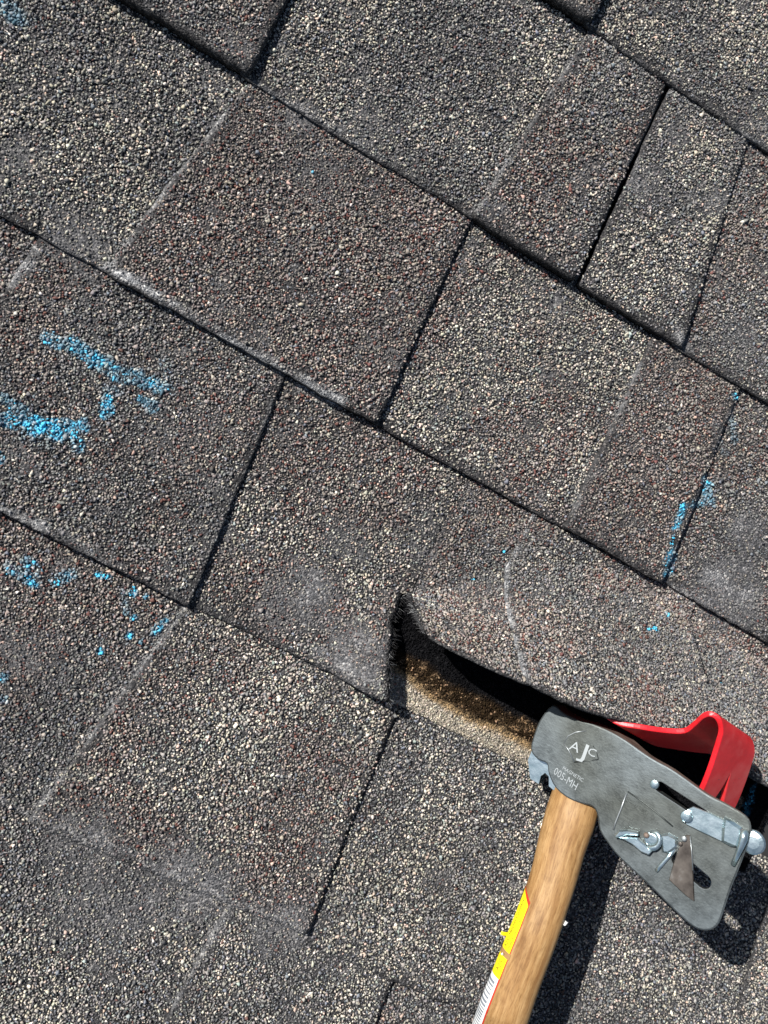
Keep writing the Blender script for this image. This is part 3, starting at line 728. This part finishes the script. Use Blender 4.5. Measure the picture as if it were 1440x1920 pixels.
# handle: oval ash handle, long axis of the oval across the head
def wood():
    m, N, L, b = mat('ash_wood', (.6, .4, .2), .5, 0, .35)
    t = N.new('ShaderNodeTexCoord'); mp = N.new('ShaderNodeMapping'); L.new(t.outputs['UV'], mp.inputs['Vector']); mp.inputs['Scale'].default_value = (1, 1, 1)
    m1 = N.new('ShaderNodeMapping'); m1.inputs['Scale'].default_value = (26, 3.0, 1); L.new(mp.outputs[0], m1.inputs['Vector'])
    n1 = noise(N, L, m1.outputs[0], 1.0, 4, .6)
    m2 = N.new('ShaderNodeMapping'); m2.inputs['Scale'].default_value = (120, 14, 1); L.new(mp.outputs[0], m2.inputs['Vector'])
    n2 = noise(N, L, m2.outputs[0], 1.0, 3, .7)
    m3 = N.new('ShaderNodeMapping'); m3.inputs['Scale'].default_value = (6, 7, 1); L.new(mp.outputs[0], m3.inputs['Vector'])
    n3 = noise(N, L, m3.outputs[0], 1.0, 5, .65)
    a = ramp(N, [(.32, (.21, .105, .036)), (.5, (.31, .178, .07)), (.68, (.4, .25, .112))]); L.new(n1, a.inputs[0])
    b2 = ramp(N, [(.34, (.62, .56, .5)), (.5, (1, 1, 1)), (.8, (1.12, 1.1, 1.06))]); L.new(n2, b2.inputs[0])
    c = mixc(N, L, a.outputs[0], b2.outputs[0], .8, 'MULTIPLY')
    d = ramp(N, [(.3, (.6, .52, .42)), (.48, (1, 1, 1)), (.7, (1.05, 1.02, .98))]); L.new(n3, d.inputs[0])
    e = mixc(N, L, c, d.outputs[0], .55, 'MULTIPLY')
    m4 = N.new('ShaderNodeMapping'); m4.inputs['Scale'].default_value = (70, 45, 1); L.new(mp.outputs[0], m4.inputs['Vector'])
    n4 = noise(N, L, m4.outputs[0], 1.0, 4, .7); g4 = ramp(N, [(.0, (.25, .2, .15)), (.27, (.3, .24, .18)), (.34, (1, 1, 1))]); L.new(n4, g4.inputs[0])
    L.new(mixc(N, L, e, g4.outputs[0], .9, 'MULTIPLY'), b.inputs['Base Color'])
    bump(N, L, b, n2, .0004, .35); return m
WOOD = wood()
# centre line px, apparent half width mm, centre height mm
HD = [(1105, 1425, 13.0, 27), (1090, 1465, 13.4, 27), (1079, 1500, 13.8, 27), (1070, 1530, 14.2, 27), (1054, 1580, 13.4, 26), (1039, 1640, 12.7, 26), (1023, 1690, 12.5, 26), (1005, 1740, 12.8, 26), (966, 1840, 13.2, 26), (944, 1900, 13.8, 26), (905, 2010, 14.4, 25), (850, 2160, 14.0, 24), (780, 2360, 15.5, 22), (752, 2440, 16.5, 21)]
HC = np.array([ray_hit(q[0], q[1], (A0 - Nn * float(np.interp(q[1], [1500, 1760], [11.2, .5]))) * MM, Nn) / MM if q[1] < 2000 else at(q[0], q[1], q[3] - 9) for q in HD]); HW = np.array([q[2] * .865 for q in HD])
HT = np.concatenate([[0], np.cumsum(np.linalg.norm(np.diff(HC, axis=0), axis=1))])
def handle_pt(t, phi, off=0.0):
    c = np.array([np.interp(t, HT, HC[:, k]) for k in range(3)]); k = np.interp(t, HT, HW) / 13.4
    ra, rn = 16.2 * k + off, 11.4 * k + off
    return Vector((c + Ad * ra * math.cos(phi) + Nn * rn * math.sin(phi) - A0) * MM)
bm = bmesh.new(); uvl = bm.loops.layers.uv.new('UVMap'); ts = np.linspace(0, HT[-1], 70); nph = 36; rows = []
for t in ts:
    k_end = 1.0 if t < HT[-1] - 8 else math.sqrt(max(0.02, 1 - ((t - HT[-1] + 8) / 8.2) ** 2))
    rows.append([bm.verts.new(handle_pt(t, 2 * math.pi * j / nph)) for j in range(nph)])
    if k_end < 1:
        c = sum((q.co for q in rows[-1]), Vector()) / nph
        for q in rows[-1]: q.co = c + (q.co - c) * k_end
for i in range(len(ts) - 1):
    for j in range(nph):
        f = bm.faces.new((rows[i][j], rows[i + 1][j], rows[i + 1][(j + 1) % nph], rows[i][(j + 1) % nph])); f.smooth = True
        for lp_, (tt, jj) in zip(f.loops, ((i, j), (i + 1, j), (i + 1, j + 1), (i, j + 1))):
            lp_[uvl].uv = (jj / nph, ts[tt] / 100)
bm.faces.new(rows[0]); bm.faces.new(rows[-1][::-1]); bmesh.ops.recalc_face_normals(bm, faces=bm.faces)
handle = obj('handle', bm, WOOD, hatchet)
# sticker wrapped round the left of the handle
def tpx(y): return float(np.interp(y, [q[1] for q in HD], HT))
def on_handle(name, matl, fn, nu, nv, off, parent):
    bm = bmesh.new(); g_ = [[bm.verts.new(handle_pt(*fn(i / nu, j / nv), off)) for j in range(nv + 1)] for i in range(nu + 1)]
    for i in range(nu):
        for j in range(nv): bm.faces.new((g_[i][j], g_[i + 1][j], g_[i + 1][j + 1], g_[i][j + 1]))
    bmesh.ops.recalc_face_normals(bm, faces=bm.faces); return obj(name, bm, matl, parent, True)
PH0, PH1 = 2.08, 3.9      # angular band: PH0 visible rim on top, PH1 round the far side
def stk(t0, t1, grow, tip):
    def fn(i, j):
        ph = PH0 - grow + (PH1 - PH0 + 2 * grow) * j
        cut = tip * (1 - min(1, j / .5)) ** 1.6 if tip else 0
        return tpx(t0) - grow * 6 + cut + (tpx(t1) - tpx(t0) + grow * 6 - cut) * i, ph
    return fn
label_ = on_handle('sticker', SRED, stk(1680, 2060, .04, 5.5), 30, 14, .08, handle)
on_handle('yellow_panel', YEL, stk(1683, 1796, .0, 6.5), 20, 14, .2, label_)
on_handle('yellow_panel', YEL, stk(1803, 1841, .0, 0), 10, 14, .2, label_)
on_handle('white_panel', WHT, stk(1841, 2060, -.03, 0), 20, 14, .2, label_)
on_handle('bared_wood', WOOD, stk(1795, 1804, .09, 0), 4, 14, .26, label_)
bm = bmesh.new()
for i in range(26):
    t0 = tpx(1850) + i * 2.35; dt = float(R.uniform(.7, 1.5))
    for j in range(10):
        p0_, p1_ = PH0 + .16 + .13 * j, PH0 + .16 + .13 * (j + 1)
        bm.faces.new([bm.verts.new(handle_pt(tt, pp, .27)) for tt, pp in ((t0, p0_), (t0 + dt, p0_), (t0 + dt, p1_), (t0, p1_))])
bmesh.ops.recalc_face_normals(bm, faces=bm.faces); tag(obj('barcode', bm, GREY, label_))
def print_on(s, y_end, y_start, ph, hgt):
    V, Fc = text_mesh(s); W = V[:, 0].max(); t1, t0 = tpx(y_end), tpx(y_start); bm = bmesh.new()
    vv = [bm.verts.new(handle_pt(t1 + (t0 - t1) * v_[0] / W, ph - v_[1] * hgt * -1, .28)) for v_ in V]
    for f in Fc: bm.faces.new([vv[i] for i in f])
    bmesh.ops.recalc_face_normals(bm, faces=bm.faces); return obj('printed_line', bm, INK, label_)
# text runs up the handle, tops of letters to the far side
print_on('A.J.C. Hatchet Company', 1790, 1700, 2.42, .3)
print_on('MADE IN U.S.A.', 1788, 1732, 2.17, .16)
print_on('A.J.C.', 1832, 1808, 2.3, .34)
# curled scraps of the sticker
def scrap(p, size, matl, nm, d1, d2):
    bm = bmesh.new(); g_ = []
    for i in range(5):
        a = i / 4
        g_.append([bm.verts.new(p + (Vector(d1) * (a * size) + Vector(d2) * (j / 3 * size * .6) + Vector(Nn) * (size * .35 * math.sin(a * 2.6))) * MM) for j in range(4)])
    for i in range(4):
        for j in range(3): bm.faces.new((g_[i][j], g_[i + 1][j], g_[i + 1][j + 1], g_[i][j + 1]))
    return obj(nm, bm, matl, label_, True)
scrap(handle_pt(tpx(1778), 3.1, .1), 4.2, YEL, 'peeled_scrap', -Ad * .7 + Nn * .5, Bdir * .8)
scrap(handle_pt(tpx(1800), 2.3, .4), 3.0, WHT, 'peeled_scrap', -Ad * .3 + Nn * .4 + Bdir * .4, -Bdir * .6 - Ad * .4)
scrap(handle_pt(tpx(1712), -.25, -.3), 4.6, WHT, 'peeled_scrap', np.array([.3, .05, .3]), Bdir * .9 + Ad * .3)

# ------------------------------------------------------------------ red flat pry bar
pry = link(bpy.data.objects.new('pry_bar', None)); O = at(1330, 1380, 60)
pry.location = Vector(O * MM); pry.empty_display_size = .02
tag(pry, 'bent red pry bar with a notched claw hooked over the hatchet', 'pry bar')
WV = at(1392, 1385, 66) - at(1330, 1343, 86)
path = [at(1060, 1270, 30), at(1100, 1315, 40), at(1150, 1356, 50), at(1200, 1367, 58), at(1250, 1374, 62), at(1284, 1374, 66), at(1304, 1360, 74), at(1318, 1347, 82), at(1330, 1343, 86), at(1341, 1350, 87), at(1346, 1368, 85.5), at(1340, 1392, 83), at(1328, 1430, 79), at(1316, 1462, 75), at(1306, 1484, 72)]
pp = []
for i in range(len(path) - 1):
    p0, p1, p2, p3 = path[max(i - 1, 0)], path[i], path[i + 1], path[min(i + 2, len(path) - 1)]
    for j in range(4):
        t = j / 4; pp.append(.5 * (2 * p1 + (p2 - p0) * t + (2 * p0 - 5 * p1 + 4 * p2 - p3) * t * t + (3 * p1 - p0 - 3 * p2 + p3) * t ** 3))
pp.append(path[-1]); pp = np.array(pp); npt = len(pp)
tg = np.gradient(pp, axis=0); tg /= np.linalg.norm(tg, axis=1)[:, None]
wu = WV / np.linalg.norm(WV); nb_ = np.cross(tg, wu); nb_ /= np.linalg.norm(nb_, axis=1)[:, None]
if nb_[20][2] < 0: nb_ = -nb_
TH = 3.0
NOT0 = npt - 9            # notch begins here
bm = bmesh.new(); nw = 12
def wpos(i, j):
    """across-width coordinate 0..1; opened V notch towards the claw end"""
    f = j / nw
    if i > NOT0:
        g_ = .17 * (i - NOT0) / (npt - 1 - NOT0) + .01
        if j <= nw // 2: return f / .5 * (.5 - g_)
        return 1 - (1 - f) / .5 * (.5 - g_)
    return f
def pv(i, j, side):
    f = wpos(i, j); return Vector((pp[i] + WV * f - (nb_[i] * TH if side else 0) - O) * MM)
top = {}; 
for i in range(npt):
    for j in range(nw + 2):
        jj = j if j <= nw // 2 else j - 1
        if j == nw // 2 + 1 and i <= NOT0: top[i, j] = top[i, j - 1]; continue
        f = (jj / nw)
        if i > NOT0:
            g_ = .15 * (i - NOT0) / (npt - 1 - NOT0)
            f = jj / (nw / 2) * (.5 - g_) if j <= nw // 2 else 1 - (nw - jj) / (nw / 2) * (.5 - g_)
        a = Vector((pp[i] + WV * f - O) * MM); top[i, j] = (bm.verts.new(a), bm.verts.new(a - Vector(nb_[i]) * TH * MM))
def q4(a, b_, c, d):
    s_ = []
    for x in (a, b_, c, d):
        if x not in s_: s_.append(x)
    if len(s_) > 2: bm.faces.new(s_)
for i in range(npt - 1):
    for j in range(nw + 1):
        if j == nw // 2: continue
        q4(top[i, j][0], top[i + 1, j][0], top[i + 1, j + 1][0], top[i, j + 1][0])
        q4(top[i, j][1], top[i, j + 1][1], top[i + 1, j + 1][1], top[i + 1, j][1])
    for j in (0, nw + 1): q4(top[i, j][0], top[i, j][1], top[i + 1, j][1], top[i + 1, j][0])
    if i >= NOT0:
        for j in (nw // 2, nw // 2 + 1): q4(top[i, j][0], top[i + 1, j][0], top[i + 1, j][1], top[i, j][1])
for i in (0, npt - 1):
    for j in range(nw + 1):
        if j == nw // 2 and i: continue
        if top[i, j][0] is top[i, j + 1][0]: continue
        q4(top[i, j][0], top[i, j + 1][0], top[i, j + 1][1], top[i, j][1])
bmesh.ops.recalc_face_normals(bm, faces=bm.faces)
bar = obj('bar', bm, RED, pry)
bv = bar.modifiers.new('bevel', 'BEVEL'); bv.width = .0007; bv.segments = 2; bv.limit_method = 'ANGLE'; bv.angle_limit = math.radians(50)
print('tris', sum(len(m.polygons) for m in bpy.data.meshes))
